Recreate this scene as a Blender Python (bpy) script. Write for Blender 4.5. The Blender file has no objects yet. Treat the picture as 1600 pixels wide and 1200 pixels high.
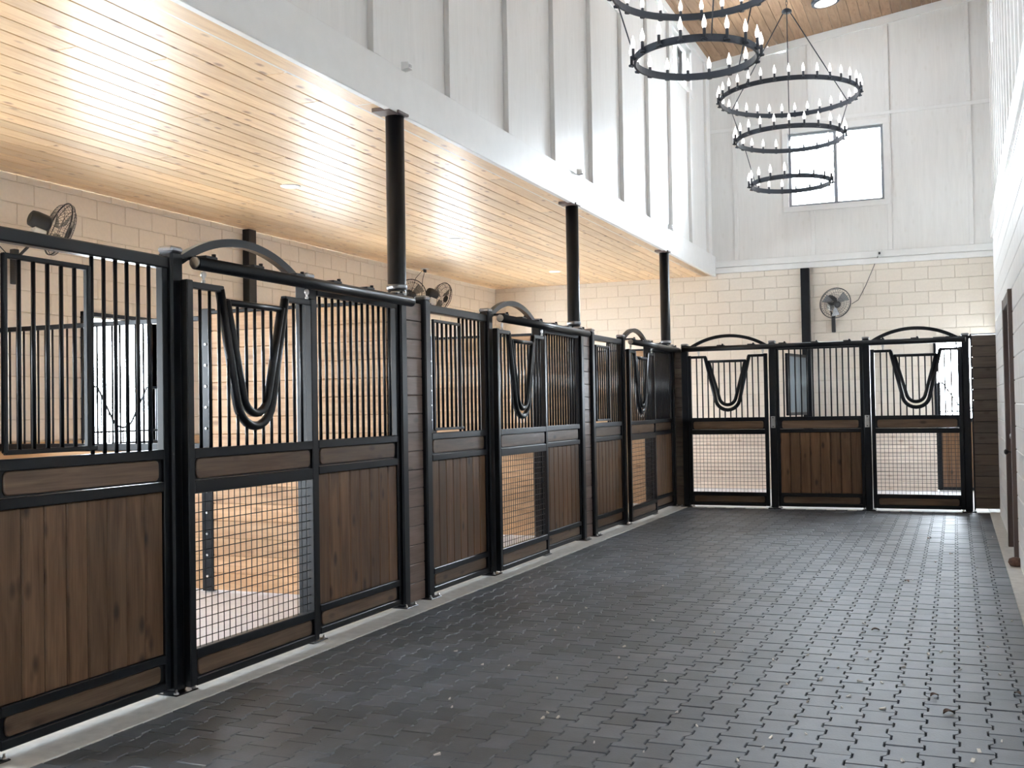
import bpy, math, random
from mathutils import Matrix, Vector
random.seed(7)
PI = math.pi
sc = bpy.context.scene
COL = sc.collection
# ------------------------------------------------------------------ camera
F_PX, YAW, PIT, ROL = 1678.9, 0.3916, 0.0225, -0.017
CAMP = Vector((3.749, 0.0, 1.431))
def cam_axes():
    cy, sy, cp, sp = math.cos(YAW), math.sin(YAW), math.cos(PIT), math.sin(PIT)
    F = Vector((-sy*cp, cy*cp, sp)); R = Vector((cy, sy, 0)); U = R.cross(F)
    c, s = math.cos(ROL), math.sin(ROL)
    return F, c*R + s*U, -s*R + c*U
CF, CR, CU = cam_axes()
cd = bpy.data.cameras.new('camera'); cam = bpy.data.objects.new('camera', cd); COL.objects.link(cam)
cd.sensor_width = 36; cd.lens = F_PX/1600*36; cd.clip_start = .05; cd.clip_end = 300
M = Matrix.Identity(4)
for i in range(3):
    M[i][0] = CR[i]; M[i][1] = CU[i]; M[i][2] = -CF[i]; M[i][3] = CAMP[i]
cam.matrix_world = M
sc.camera = cam
def proj(P):
    d = Vector(P)-CAMP; z = d.dot(CF)
    if z < .1: return (-9999, -9999, z)
    return (800+F_PX*d.dot(CR)/z, 600-F_PX*d.dot(CU)/z, z)
# ------------------------------------------------------------------ world and light
SKY = 5.0
w = bpy.data.worlds.new('overcast_sky'); sc.world = w; w.use_nodes = True
bg = w.node_tree.nodes['Background']; bg.inputs[0].default_value = (.80, .90, 1, 1); bg.inputs[1].default_value = SKY
w.cycles.sampling_method = 'NONE'
def portal(loc, sx, sy, d):
    l = bpy.data.lights.new('portal', 'AREA'); l.shape = 'RECTANGLE'; l.size = sx; l.size_y = sy
    l.cycles.is_portal = True
    o = bpy.data.objects.new('sky_portal', l); COL.objects.link(o); o.location = loc
    o.rotation_euler = Vector(d).to_track_quat('-Z', 'Y').to_euler()
w.cycles.sampling_method = 'AUTOMATIC'
sc.view_settings.view_transform = 'Standard'; sc.view_settings.look = 'None'
sc.view_settings.exposure = 3.5; sc.view_settings.gamma = 1; sc.view_settings.use_curve_mapping = False
sc.cycles.use_denoising = True
try: sc.cycles.denoiser = 'OPENIMAGEDENOISE'
except Exception: pass
sc.cycles.max_bounces = 10; sc.cycles.diffuse_bounces = 5; sc.cycles.glossy_bounces = 4; sc.cycles.transparent_max_bounces = 8
sc.cycles.sample_clamp_indirect = 8; sc.cycles.caustics_reflective = False; sc.cycles.caustics_refractive = False
# ------------------------------------------------------------------ dimensions
XL, XR, XR2 = -4.22, 4.22, 4.36     # left wall, right wall plinth, right wall above
YB, YF = 18.55, -7.0                # back wall, front end
ZS = 3.67                           # ceiling over the stalls
XF = -0.10                          # fascia plane
def zc(x): return 7.38+.13*(x-XF)
S1, S2, S3, GAP = 1.196, 1.2625, 1.2015, .3856
PITCH = S1+S2+S3+GAP
Y0 = 4.465-S1
YK = 15.0; BX0 = .212; BW = (1.217, 1.226, 1.217)
DIV = [Y0+k*PITCH-GAP/2 for k in range(0, 4)]      # divider lines
OPN = [(Y0+k*PITCH+.89, Y0+k*PITCH+2.10) for k in range(-1, 4)]
OPN = [o for o in OPN if o[0] > -2]
# ------------------------------------------------------------------ materials
MATS = {}
def nt(name):
    m = bpy.data.materials.new(name); m.use_nodes = True; t = m.node_tree
    return m, t, t.nodes['Principled BSDF']
def nd(t, typ, **k):
    n = t.nodes.new(typ)
    for a, v in k.items(): setattr(n, a, v)
    return n
def ramp(t, fac, stops):
    r = nd(t, 'ShaderNodeValToRGB'); t.links.new(fac, r.inputs[0])
    while len(r.color_ramp.elements) < len(stops): r.color_ramp.elements.new(.5)
    for e, (p, c) in zip(r.color_ramp.elements, stops): e.position = p; e.color = (*c, 1)
    return r.outputs[0]
def plain(name, col, rough=.5, metal=0, noise=.0, nscale=8, bump=0, coat=0, spec=.5):
    if name in MATS: return MATS[name]
    m, t, b = nt(name)
    b.inputs['Roughness'].default_value = rough; b.inputs['Metallic'].default_value = metal
    b.inputs['Coat Weight'].default_value = coat; b.inputs['Specular IOR Level'].default_value = spec
    tc = nd(t, 'ShaderNodeTexCoord'); n = nd(t, 'ShaderNodeTexNoise'); n.inputs['Scale'].default_value = nscale; n.inputs['Detail'].default_value = 6
    t.links.new(tc.outputs['Object'], n.inputs['Vector'])
    lo = [c*(1-noise) for c in col]; hi = [min(1, c*(1+noise)) for c in col]
    t.links.new(ramp(t, n.outputs['Fac'], [(.3, lo), (.7, hi)]), b.inputs['Base Color'])
    if bump:
        bp = nd(t, 'ShaderNodeBump'); bp.inputs['Strength'].default_value = bump; bp.inputs['Distance'].default_value = .01
        t.links.new(n.outputs['Fac'], bp.inputs['Height']); t.links.new(bp.outputs[0], b.inputs['Normal'])
    MATS[name] = m; return m
def wood(name, dark, light, axis, rough=.4, coat=0, knots=(.1, .04, .02), vary=.25, spec=.5, kn=.5, bmp=.25):
    if name in MATS: return MATS[name]
    m, t, b = nt(name); L = t.links.new
    b.inputs['Roughness'].default_value = rough; b.inputs['Coat Weight'].default_value = coat; b.inputs['Coat Roughness'].default_value = .30
    b.inputs['Specular IOR Level'].default_value = spec
    tc = nd(t, 'ShaderNodeTexCoord'); oi = nd(t, 'ShaderNodeObjectInfo')
    off = nd(t, 'ShaderNodeVectorMath', operation='SCALE'); cmb = nd(t, 'ShaderNodeCombineXYZ')
    for i in range(3): L(oi.outputs['Random'], cmb.inputs[i])
    L(cmb.outputs[0], off.inputs[0]); off.inputs['Scale'].default_value = 57.0
    add = nd(t, 'ShaderNodeVectorMath', operation='ADD'); L(tc.outputs['Object'], add.inputs[0]); L(off.outputs[0], add.inputs[1])
    def mapped(lon, lat):
        mp = nd(t, 'ShaderNodeMapping'); s = [lat]*3; s['xyz'.index(axis)] = lon
        mp.inputs['Scale'].default_value = s; L(add.outputs[0], mp.inputs['Vector']); return mp.outputs[0]
    n1 = nd(t, 'ShaderNodeTexNoise'); n1.inputs['Scale'].default_value = 1; n1.inputs['Detail'].default_value = 5; n1.inputs['Distortion'].default_value = 1.2
    L(mapped(1.3, 14), n1.inputs['Vector'])
    n2 = nd(t, 'ShaderNodeTexNoise'); n2.inputs['Scale'].default_value = 1; n2.inputs['Detail'].default_value = 3
    L(mapped(5, 160), n2.inputs['Vector'])
    mx = nd(t, 'ShaderNodeMix', data_type='FLOAT'); mx.inputs[0].default_value = .35; L(n1.outputs['Fac'], mx.inputs[2]); L(n2.outputs['Fac'], mx.inputs[3])
    col = ramp(t, mx.outputs[0], [(.32, dark), (.66, light)])
    v = nd(t, 'ShaderNodeTexVoronoi'); v.inputs['Scale'].default_value = 1; v.inputs['Randomness'].default_value = 1
    L(mapped(3.6, 8.0), v.inputs['Vector'])
    kf = nd(t, 'ShaderNodeMapRange'); L(v.outputs['Distance'], kf.inputs[0])
    kf.inputs[1].default_value = .08; kf.inputs[2].default_value = .21; kf.inputs[3].default_value = kn; kf.inputs[4].default_value = 0
    mk = nd(t, 'ShaderNodeMix', data_type='RGBA'); L(kf.outputs[0], mk.inputs[0]); L(col, mk.inputs[6]); mk.inputs[7].default_value = (*knots, 1)
    hs = nd(t, 'ShaderNodeHueSaturation'); L(mk.outputs[2], hs.inputs['Color'])
    mr = nd(t, 'ShaderNodeMapRange'); L(oi.outputs['Random'], mr.inputs[0]); mr.inputs[3].default_value = 1-vary; mr.inputs[4].default_value = 1+vary
    L(mr.outputs[0], hs.inputs['Value']); L(hs.outputs[0], b.inputs['Base Color'])
    bp = nd(t, 'ShaderNodeBump'); bp.inputs['Strength'].default_value = bmp; bp.inputs['Distance'].default_value = .004
    L(mx.outputs[0], bp.inputs['Height']); L(bp.outputs[0], b.inputs['Normal'])
    MATS[name] = m; return m
STEEL = plain('black_powder_coat', (.006, .0075, .0105), .30, noise=.15, spec=.35)
CAPM = plain('galvanised_cap', (.30, .31, .33), .28, 1, noise=.1)
SILV = plain('zinc_hardware', (.6, .6, .6), .3, 1, noise=.1)
WALLB = plain('cream_block_paint', (.83, .755, .66), .55, noise=.025, nscale=30, bump=.15)
WALLR = plain('white_block_paint', (.91, .905, .89), .5, noise=.03, nscale=18, bump=.15)
MORT = plain('cream_mortar', (.71, .635, .54), .8, noise=.06, nscale=60)
MORTR = plain('white_mortar', (.74, .73, .71), .8, noise=.06, nscale=60)
SIDING = wood('white_painted_siding', (.80, .79, .77), (.86, .85, .83), 'z', .38, knots=(.72, .70, .66), vary=.01, kn=.3)
TRIMM = plain('white_painted_trim', (.86, .855, .84), .4, noise=.02)
CONC = plain('concrete', (.62, .62, .60), .75, noise=.12, nscale=14, bump=.2)
CONCL = plain('pale_stall_floor', (.80, .79, .82), .7, noise=.06, nscale=9)
BASE = plain('joint_sand_and_light_stop', (.03, .031, .034), .9, noise=.3, nscale=40)  # sand between pavers; also the added dark backing that stops light between planks
GROUND = plain('bright_gravel_ground', (.72, .71, .68), .9, noise=.1, nscale=2)
SOFF = wood('varnished_pine_boards', (.64, .40, .20), (.86, .63, .38), 'y', .44, coat=.38, knots=(.30, .12, .05), vary=.13, kn=.85, bmp=.6)
CEIL = wood('pine_roof_boards', (.27, .155, .085), (.44, .28, .165), 'y', .5, knots=(.2, .09, .04), vary=.15)
PLKV = wood('stained_panel_planks', (.088, .043, .020), (.22, .125, .066), 'z', .30, knots=(.022, .010, .006), vary=.24, kn=.85)
PLKH = wood('stained_rail_boards', (.095, .055, .033), (.20, .13, .082), 'x', .28, knots=(.03, .015, .01), vary=.2, kn=.8)
DIVX = wood('pine_divider_planks', (.42, .24, .12), (.62, .41, .24), 'x', .5, knots=(.16, .07, .03), vary=.14)
DIVY = wood('pine_lining_planks', (.46, .28, .15), (.66, .46, .28), 'y', .5, knots=(.18, .08, .04), vary=.12)
INFY = wood('grey_brown_infill_planks', (.15, .10, .08), (.25, .18, .15), 'y', .38, knots=(.05, .03, .02), vary=.12)
INFX = wood('dark_infill_planks', (.10, .075, .06), (.18, .14, .11), 'x', .45, knots=(.05, .03, .02), vary=.12)
LITLIN = wood('light_paled_lining_planks', (.66, .55, .46), (.80, .71, .62), 'x', .5, knots=(.4, .25, .16), vary=.08)  # paleness puts light from the openings into the back lining's colour
DCORE = plain('joint_shade_core', (.16, .10, .06), .8)  # dark tone paints shade into the divider plank joints
DOORM = wood('brown_door_paint', (.13, .095, .085), (.17, .125, .11), 'z', .4, vary=.05, kn=.0)
BRONZE = plain('window_frame_grey', (.35, .37, .40), .4)
FANB = plain('fan_black', (.03, .03, .032), .4)
FANW = plain('fan_white_plastic', (.75, .75, .73), .4)
BLADE = plain('fan_blade_grey', (.25, .25, .25), .35, .6)
IRON = plain('glare_lifted_iron', (.045, .055, .075), .45)  # black lifted and blued to stand in for lens glare
def paver_mat():
    m, t, b = nt('rubber_paver'); L = t.links.new
    tc = nd(t, 'ShaderNodeTexCoord'); ge = nd(t, 'ShaderNodeNewGeometry'); oi = nd(t, 'ShaderNodeObjectInfo')
    n = nd(t, 'ShaderNodeTexNoise'); n.inputs['Scale'].default_value = 90; n.inputs['Detail'].default_value = 4; L(ge.outputs['Position'], n.inputs['Vector'])
    n2 = nd(t, 'ShaderNodeTexNoise'); n2.inputs['Scale'].default_value = 3.5; n2.inputs['Detail'].default_value = 8; n2.inputs['Roughness'].default_value = .65; L(ge.outputs['Position'], n2.inputs['Vector'])
    wn = nd(t, 'ShaderNodeTexWhiteNoise', noise_dimensions='2D')
    r = nd(t, 'ShaderNodeMath', operation='ADD'); L(ge.outputs['Random Per Island'], r.inputs[0]); L(oi.outputs['Random'], r.inputs[1])
    fr = nd(t, 'ShaderNodeMath', operation='FRACT'); L(r.outputs[0], fr.inputs[0])
    c1 = ramp(t, n2.outputs['Fac'], [(.35, (.080, .090, .106)), (.75, (.145, .162, .19))])
    hs = nd(t, 'ShaderNodeHueSaturation'); L(c1, hs.inputs['Color'])
    mr = nd(t, 'ShaderNodeMapRange'); L(fr.outputs[0], mr.inputs[0]); mr.inputs[3].default_value = .72; mr.inputs[4].default_value = 1.30; L(mr.outputs[0], hs.inputs['Value'])
    L(hs.outputs[0], b.inputs['Base Color']); b.inputs['Specular IOR Level'].default_value = .6
    rr = nd(t, 'ShaderNodeMapRange'); L(n2.outputs['Fac'], rr.inputs[0]); rr.inputs[3].default_value = .40; rr.inputs[4].default_value = .58; L(rr.outputs[0], b.inputs['Roughness'])
    bp = nd(t, 'ShaderNodeBump'); bp.inputs['Strength'].default_value = .35; bp.inputs['Distance'].default_value = .003; L(n.outputs['Fac'], bp.inputs['Height']); L(bp.outputs[0], b.inputs['Normal'])
    return m
PAVER = paver_mat()
def emis(name, col, st):
    m, t, b = nt(name); b.inputs['Base Color'].default_value = (*col, 1)
    b.inputs['Emission Color'].default_value = (*col, 1); b.inputs['Emission Strength'].default_value = st; return m
BULB = emis('lit_frosted_bulb', (1, .97, .93), .30)
DISC = emis('lit_downlight_lens', (1, .97, .9), .2)
def glassm():
    m, t, b = nt('clear_glass'); L = t.links.new
    tr = nd(t, 'ShaderNodeBsdfTransparent'); gl = nd(t, 'ShaderNodeBsdfGlossy'); gl.inputs['Roughness'].default_value = .02
    lw = nd(t, 'ShaderNodeFresnel'); lw.inputs[0].default_value = 1.45; mx = nd(t, 'ShaderNodeMixShader')
    L(lw.outputs[0], mx.inputs[0]); L(tr.outputs[0], mx.inputs[1]); L(gl.outputs[0], mx.inputs[2]); L(mx.outputs[0], t.nodes['Material Output'].inputs[0]); return m
GLASS = glassm()
# ------------------------------------------------------------------ mesh helpers
class MB:
    def __init__(s): s.v = []; s.f = []; s.sm = []
    def box(s, x0, x1, y0, y1, z0, z1, b=0):
        if b <= 0:
            n = len(s.v)
            s.v += [(x, y, z) for z in (z0, z1) for x, y in ((x0, y0), (x1, y0), (x1, y1), (x0, y1))]
            for f in ((3, 2, 1, 0), (4, 5, 6, 7), (0, 1, 5, 4), (1, 2, 6, 5), (2, 3, 7, 6), (3, 0, 4, 7)): s.f.append([n+i for i in f]); s.sm.append(0)
            return s
        b = min(b, (x1-x0)*.45, (y1-y0)*.45, (z1-z0)*.45)
        C = [(x0, x1), (y0, y1), (z0, z1)]; ids = {}
        for c in range(8):
            sg = [(c >> i) & 1 for i in range(3)]
            for a in range(3):
                p = [C[i][sg[i]] + (0 if i == a else (b if sg[i] == 0 else -b)) for i in range(3)]
                ids[(c, a)] = len(s.v); s.v.append(tuple(p))
        def add(l, out):
            P = [Vector(s.v[i]) for i in l]
            nn = (P[1]-P[0]).cross(P[2]-P[0])
            if nn.dot(Vector(out)) < 0: l = l[::-1]
            s.f.append(l); s.sm.append(0)
        for a in range(3):
            o1, o2 = [i for i in range(3) if i != a]
            for sg in (0, 1):
                cs = []
                for p, q in ((0, 0), (1, 0), (1, 1), (0, 1)): cs.append((sg << a) | (p << o1) | (q << o2))
                out = [0, 0, 0]; out[a] = 1 if sg else -1
                add([ids[(c, a)] for c in cs], out)
            for p in (0, 1):
                for q in (0, 1):      # edge parallel to axis a
                    c0 = (p << o1) | (q << o2); c1 = c0 | (1 << a)
                    out = [0, 0, 0]; out[o1] = 1 if p else -1; out[o2] = 1 if q else -1
                    add([ids[(c0, o1)], ids[(c0, o2)], ids[(c1, o2)], ids[(c1, o1)]], out)
        for c in range(8):
            out = [1 if (c >> i) & 1 else -1 for i in range(3)]
            add([ids[(c, 0)], ids[(c, 1)], ids[(c, 2)]], out)
        return s
    def tube(s, path, r, n=8, caps=True, closed=False, up=(0, 0, 1)):
        P = [Vector(p) for p in path]; m = len(P); base = len(s.v); up = Vector(up)
        for i, p in enumerate(P):
            a = P[(i-1) % m] if (closed or i > 0) else P[0]; c = P[(i+1) % m] if (closed or i < m-1) else P[-1]
            t = (c-a).normalized(); e = up.cross(t)
            if e.length < .05: e = Vector((1, 0, 0)).cross(t)
            e.normalize(); g = t.cross(e)
            rr = r[i] if isinstance(r, (list, tuple)) else r
            for k in range(n):
                q = 2*PI*(k+.5)/n; s.v.append(tuple(p+e*(rr*math.cos(q))+g*(rr*math.sin(q))))
        for i in range(m if closed else m-1):
            j = (i+1) % m
            for k in range(n):
                l = (k+1) % n; s.f.append([base+i*n+k, base+i*n+l, base+j*n+l, base+j*n+k]); s.sm.append(1)
        if caps and not closed:
            s.f.append([base+k for k in range(n)][::-1]); s.sm.append(0)
            s.f.append([base+(m-1)*n+k for k in range(n)]); s.sm.append(0)
        return s
    def lathe(s, prof, n=12, c=(0, 0, 0), axis='z'):
        base = len(s.v)
        for r, z in prof:
            for k in range(n):
                q = 2*PI*k/n; a, b2 = r*math.cos(q), r*math.sin(q)
                p = {'z': (a, b2, z), 'y': (b2, z, a), 'x': (z, a, b2)}[axis]
                s.v.append((c[0]+p[0], c[1]+p[1], c[2]+p[2]))
        for i in range(len(prof)-1):
            for k in range(n):
                l = (k+1) % n; s.f.append([base+i*n+k, base+i*n+l, base+(i+1)*n+l, base+(i+1)*n+k]); s.sm.append(1)
        s.f.append([base+k for k in range(n)][::-1]); s.sm.append(0)
        s.f.append([base+(len(prof)-1)*n+k for k in range(n)]); s.sm.append(0)
        return s
    def poly(s, pts, d0, d1, plane='xz', ch=0):
        # extrude a convex-ish outline; d0 back, d1 front (chamfered by ch)
        def P(a, b, d): return {'xz': (a, d, b), 'xy': (a, b, d)}[plane]
        n = len(pts); cx = sum(p[0] for p in pts)/n; cz = sum(p[1] for p in pts)/n
        b0 = len(s.v); sg = 1 if d1 > d0 else -1
        s.v += [P(a, b, d0) for a, b in pts]; s.v += [P(a, b, d1-sg*ch) for a, b in pts]
        if ch:
            ins = []
            for i in range(n):
                a, b, c = Vector(pts[i-1]), Vector(pts[i]), Vector(pts[(i+1) % n])
                e1, e2 = (b-a).normalized(), (c-b).normalized(); m_ = Vector((-(e1.y+e2.y), e1.x+e2.x)).normalized()
                ins.append(tuple(b+m_*ch))
            s.v += [P(a, b, d1) for a, b in ins]
        lv = 2+(1 if ch else 0)
        for l in range(lv-1):
            for i in range(n):
                j = (i+1) % n; s.f.append([b0+l*n+i, b0+l*n+j, b0+(l+1)*n+j, b0+(l+1)*n+i]); s.sm.append(0)
        s.f.append([b0+i for i in range(n)][::-1]); s.sm.append(0)
        s.f.append([b0+(lv-1)*n+i for i in range(n)]); s.sm.append(0)
        return s
    def mesh(s, name, mat):
        me = bpy.data.meshes.new(name); me.from_pydata(s.v, [], s.f); me.polygons.foreach_set('use_smooth', [bool(x) for x in s.sm])
        me.materials.append(mat); me.update(); return me
def link(name, me, parent=None, loc=(0, 0, 0), **pr):
    o = bpy.data.objects.new(name, me); COL.objects.link(o); o.location = loc
    if parent: o.parent = parent
    for k, v in pr.items(): o[k] = v
    return o
def part(name, mb, mat, parent=None, loc=(0, 0, 0), **pr): return link(name, mb.mesh(name, mat), parent, loc, **pr)
def thing(name, label, cat, loc=(0, 0, 0), rz=0, group=None):
    o = bpy.data.objects.new(name, None); COL.objects.link(o); o.location = loc; o.rotation_euler = (0, 0, rz); o.empty_display_size = .1
    o['label'] = label; o['category'] = cat
    if group: o['group'] = group
    return o
def root(name, **pr):
    o = bpy.data.objects.new(name, None); COL.objects.link(o); o['kind'] = 'structure'
    for k, v in pr.items(): o[k] = v
    return o
BOXC = {}
def cbox(sx, sy, sz, b, mat):
    k = (round(sx, 4), round(sy, 4), round(sz, 4), b, mat.name)
    if k not in BOXC: BOXC[k] = MB().box(-sx/2, sx/2, -sy/2, sy/2, -sz/2, sz/2, b).mesh('board', mat)
    return BOXC[k]
def board(name, x0, x1, y0, y1, z0, z1, mat, parent, b=.004, **pr):
    return link(name, cbox(x1-x0, y1-y0, z1-z0, b, mat), parent, ((x0+x1)/2, (y0+y1)/2, (z0+z1)/2), **pr)

# ================================================================== STRUCTURE
# ---- outside ground
part('ground', MB().box(-60, 60, -50, 80, -.4, -.12), GROUND, None, kind='structure')
# ---- floor slab, kerbs, pavers
fl = root('floor')
part('slab', MB().box(XF-.02, XR2+.1, YF, YK+.0, -.12, -.03), BASE, fl)
PX0, PX1 = .215, 4.12
PWD, PLN = .1347, .198
def paver_outline():
    a, h, l = .011, PWD/2-.0025, PLN/2-.003
    R_ = [(h+a, -l), (h+a, -l*.52), (h-a, -l*.30), (h-a, l*.30), (h+a, l*.52), (h+a, l)]
    return R_ + [(-x, y) for x, y in R_[::-1]]
pm = MB().poly(paver_outline(), -.04, 0, 'xy', .004).mesh('paver', PAVER)
cand = []
ncol = int(round((PX1-PX0)/PWD))
for i in range(ncol):
    for j in range(int((YK-1.5)/PLN)+2):
        x = PX0+(i+.5)*PWD; y = 1.5+j*PLN+(PLN/2 if i % 2 else 0)
        if y > YK-.1: continue
        u, v, z = proj((x, y, 0)); vis = z > .2 and -60 < u < 1660 and v < 1260
        cand.append((0 if vis else 1, z if vis else abs(z), x, y))
cand.sort()
mb = MB(); bm0 = MB().poly(paver_outline(), -.04, 0, 'xy', .004)
for n, (q, z, x, y) in enumerate(cand):
    if n < 298:
        link('paver', pm, fl, (x, y, random.uniform(-.0015, .0015)))
    else:
        dz = random.uniform(-.0015, .0015); b0 = len(mb.v)
        mb.v += [(a+x, b+y, c+dz) for a, b, c in bm0.v]; mb.f += [[b0+k for k in f] for f in bm0.f]; mb.sm += bm0.sm
part('paver_field', mb, PAVER, fl, kind='stuff')
mb = MB()                                          # edge pieces filling the rims of the paver field
part('kerb', MB().box(-.16, PX0+.014, YF, YK+.3, -.1, .005, .004), CONC, fl)
part('kerb', MB().box(PX1-.012, XR2+.05, YF, YB, -.1, .006, .004), CONC, fl)
part('threshold', MB().box(-.16, PX1+.002, YK-.06, YK+.12, -.1, .0, .004), CONC, fl)
part('stall_slab', MB().box(XL-.05, -.16, YF, YB, -.1, -.01), CONCL, fl)
part('stall_slab', MB().box(-.16, XR2, YK+.12, YB, -.1, -.01), CONCL, fl)

# ---- walls made of painted blocks
def block_wall(name, plane, fixed, side, lo, hi, z0, z1, holes, mat, mort, thick=.2):
    """plane 'x': wall in the yz plane at x=fixed; side = direction the blocks face."""
    r = root(name)
    def bx(a0, a1, q0, q1, d0, d1, b=0):
        m_ = MB(); e0, e1 = sorted((fixed-side*d0, fixed-side*d1))
        if plane == 'x': m_.box(e0, e1, a0, a1, q0, q1, b)
        else: m_.box(a0, a1, e0, e1, q0, q1, b)
        return m_
    cuts = sorted(set([lo, hi]+[c for h in holes for c in (h[0], h[1])])); core = MB()
    for c0, c1 in zip(cuts, cuts[1:]):
        hs = sorted([(h[2], h[3]) for h in holes if h[0] <= c0+1e-4 and h[1] >= c1-1e-4]); z = 0
        for q0, q1 in hs+[(z1, z1)]:
            if q0 > z+.01:
                k = bx(c0, c1, z, q0, .008, thick); n0 = len(core.v); core.v += k.v; core.f += [[n0+i for i in f] for f in k.f]; core.sm += k.sm
            z = q1
    part('masonry_core', core, mort, r)
    rects = []; j = 0; z = z0
    while z < z1-.02:
        zt = min(z+.2, z1); a = lo-(.2 if j % 2 else 0)
        while a < hi-.01:
            segs = [(max(a, lo), min(a+.4, hi))]
            for h in holes:
                if h[2] < zt-.02 and h[3] > z+.02:
                    ns = []
                    for s0, s1 in segs:
                        if h[0] > s0: ns.append((s0, min(s1, h[0])))
                        if h[1] < s1: ns.append((max(s0, h[1]), s1))
                        if h[1] <= s0 or h[0] >= s1: pass
                    segs = [q for q in ns if q[1] > q[0]]
            for s0, s1 in segs:
                if s1-s0 > .03: rects.append((s0, s1, z, zt))
            a += .4
        z = zt; j += 1
    def key(q):
        c = ((fixed, (q[0]+q[1])/2, (q[2]+q[3])/2) if plane == 'x' else ((q[0]+q[1])/2, fixed, (q[2]+q[3])/2))
        u, v, d = proj(c); return (0 if (-40 < u < 1640 and -40 < v < 1240 and c[2] > 1.2) else 1, abs(d))
    rects.sort(key=key); rest = MB()
    for n, (s0, s1, q0, q1) in enumerate(rects):
        g = .0035
        if n < 290:
            sa, sz = s1-s0-2*g, q1-q0-2*g; dpt = .02
            me = cbox(dpt, sa, sz, .004, mat) if plane == 'x' else cbox(sa, dpt, sz, .004, mat)
            c = fixed-side*dpt/2
            link('block', me, r, (c, (s0+s1)/2, (q0+q1)/2) if plane == 'x' else ((s0+s1)/2, c, (q0+q1)/2))
        else:
            k = bx(s0+g, s1-g, q0+g, q1-g, 0, .02, .004); n0 = len(rest.v); rest.v += k.v; rest.f += [[n0+i for i in f] for f in k.f]; rest.sm += k.sm
    if rest.v: part('block_courses', rest, mat, r, kind='stuff')
    return r
wl = block_wall('wall_left', 'x', XL, 1, YF, YB, 1.2, ZS, [(a, b, 0, 2.42) for a, b in OPN], WALLB, MORT)
BO = (3.47, XR2, 0, 2.42)
wb = block_wall('wall_back', 'y', YB, -1, XL-.2, XR2+.2, 1.2, 3.70, [BO], WALLB, MORT)
RD = (10.35, 11.55, 0, 2.36)
wr = block_wall('wall_right', 'x', XR, -1, YF, 14.62, .0, 3.42, [RD], WALLR, MORTR, .6)
part('return_face', MB().box(XR, XR2+.2, 14.615, 14.63, 0, 3.42), TRIMM, wr)
block_wall('wall_right_end', 'x', XR2, -1, 14.63, YB+.2, .0, 4.02, [], WALLR, MORTR)
# lining planks on the lower outer walls
for (a, b) in [(-2.9, OPN[0][0])]+[(OPN[i][1], OPN[i+1][0]) for i in range(len(OPN)-1)]+[(OPN[-1][1], YB)]:
    if b < 2.5: continue
    for j in range(8): board('plank', XL+.001, XL+.03, a+.01, b-.01, -.008+j*.15, -.008+(j+1)*.15-.003, DIVY, wl)
for a, b in ((XL+.03, -1.5), (-1.5, 1.4), (1.4, BO[0]-.02)):
    for j in range(8): board('plank', a+.003, b-.003, YB-.03, YB-.001, -.008+j*.15, -.008+(j+1)*.15-.003, LITLIN, wb)
# upper back wall: board and batten
WX0, WX1, WZ0, WZ1 = 1.215, 2.745, 4.75, 6.00
bs = MB()
for x0, x1, z0, z1 in ((XF-.2, WX0, 3.70, 7.4), (WX1, XR2+.2, 3.70, 8.0), (WX0, WX1, 3.70, WZ0), (WX0, WX1, WZ1, 7.8)): bs.box(x0, x1, YB, YB+.2, z0, z1)
part('siding_sheet', bs, SIDING, wb)
board('belt_board', XF, XR2, YB-.035, YB, 3.70, 3.79, TRIMM, wb)
board('belt_board', XF, XR2, YB-.022, YB, 3.80, 3.91, TRIMM, wb)
for x in (.32, 1.60, 2.82, 4.04):
    if x == 1.60: board('batten', x-.035, x+.035, YB-.02, YB, 3.91, WZ0-.09, SIDING, wb); board('batten', x-.035, x+.035, YB-.02, YB, 6.24, zc(x)-.13, SIDING, wb)
    else: board('batten', x-.035, x+.035, YB-.02, YB, 3.91, 6.14, SIDING, wb); board('batten', x-.035, x+.035, YB-.02, YB, 6.2, zc(x)-.13, SIDING, wb)
board('trim_board', XF, XR2, YB-.012, YB, 6.14, 6.2, TRIMM, wb)
m_ = MB().poly([(XF, zc(XF)-.13), (XR2, zc(XR2)-.13), (XR2, zc(XR2)), (XF, zc(XF))], YB, YB-.03, 'xz'); part('rake_board', m_, TRIMM, wb)
# window in the back wall
def window(name, plane, f0, a0, a1, z0, z1, out, mull=True, mat=TRIMM):
    """frame + mullion + pane in a wall; f0 = inner wall plane, out = outward direction sign"""
    r = root(name)
    def B(n, p0, p1, q0, q1, d0, d1, m):
        e0, e1 = sorted((f0+out*d0, f0+out*d1)); k = MB()
        if plane == 'y': k.box(p0, p1, e0, e1, q0, q1, .004)
        else: k.box(e0, e1, p0, p1, q0, q1, .004)
        return part(n, k, m, r)
    t = .045
    for q in ((a0, a1, z0, z0+t), (a0, a1, z1-t, z1), (a0, a0+t, z0+t, z1-t), (a1-t, a1, z0+t, z1-t)): B('sash', *q, .06, .13, mat)
    mid = (a0+a1)/2
    if mull: B('mullion', mid-.03, mid+.03, z0+t, z1-t, .06, .13, mat)
    for p0, p1 in (((a0+t, mid-.03), (mid+.03, a1-t)) if mull else ((a0+t, a1-t),)): B('pane', p0, p1, z0+t, z1-t, .09, .096, GLASS)
    for q in ((a0-.09, a1+.09, z1, z1+.09), (a0-.09, a1+.09, z0-.09, z0), (a0-.09, a0, z0, z1), (a1, a1+.09, z0, z1)): B('casing', *q, -.022, .0, TRIMM)
    return r
window('window_1', 'y', YB, WX0, WX1, WZ0, WZ1, 1, mat=BRONZE)
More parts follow.
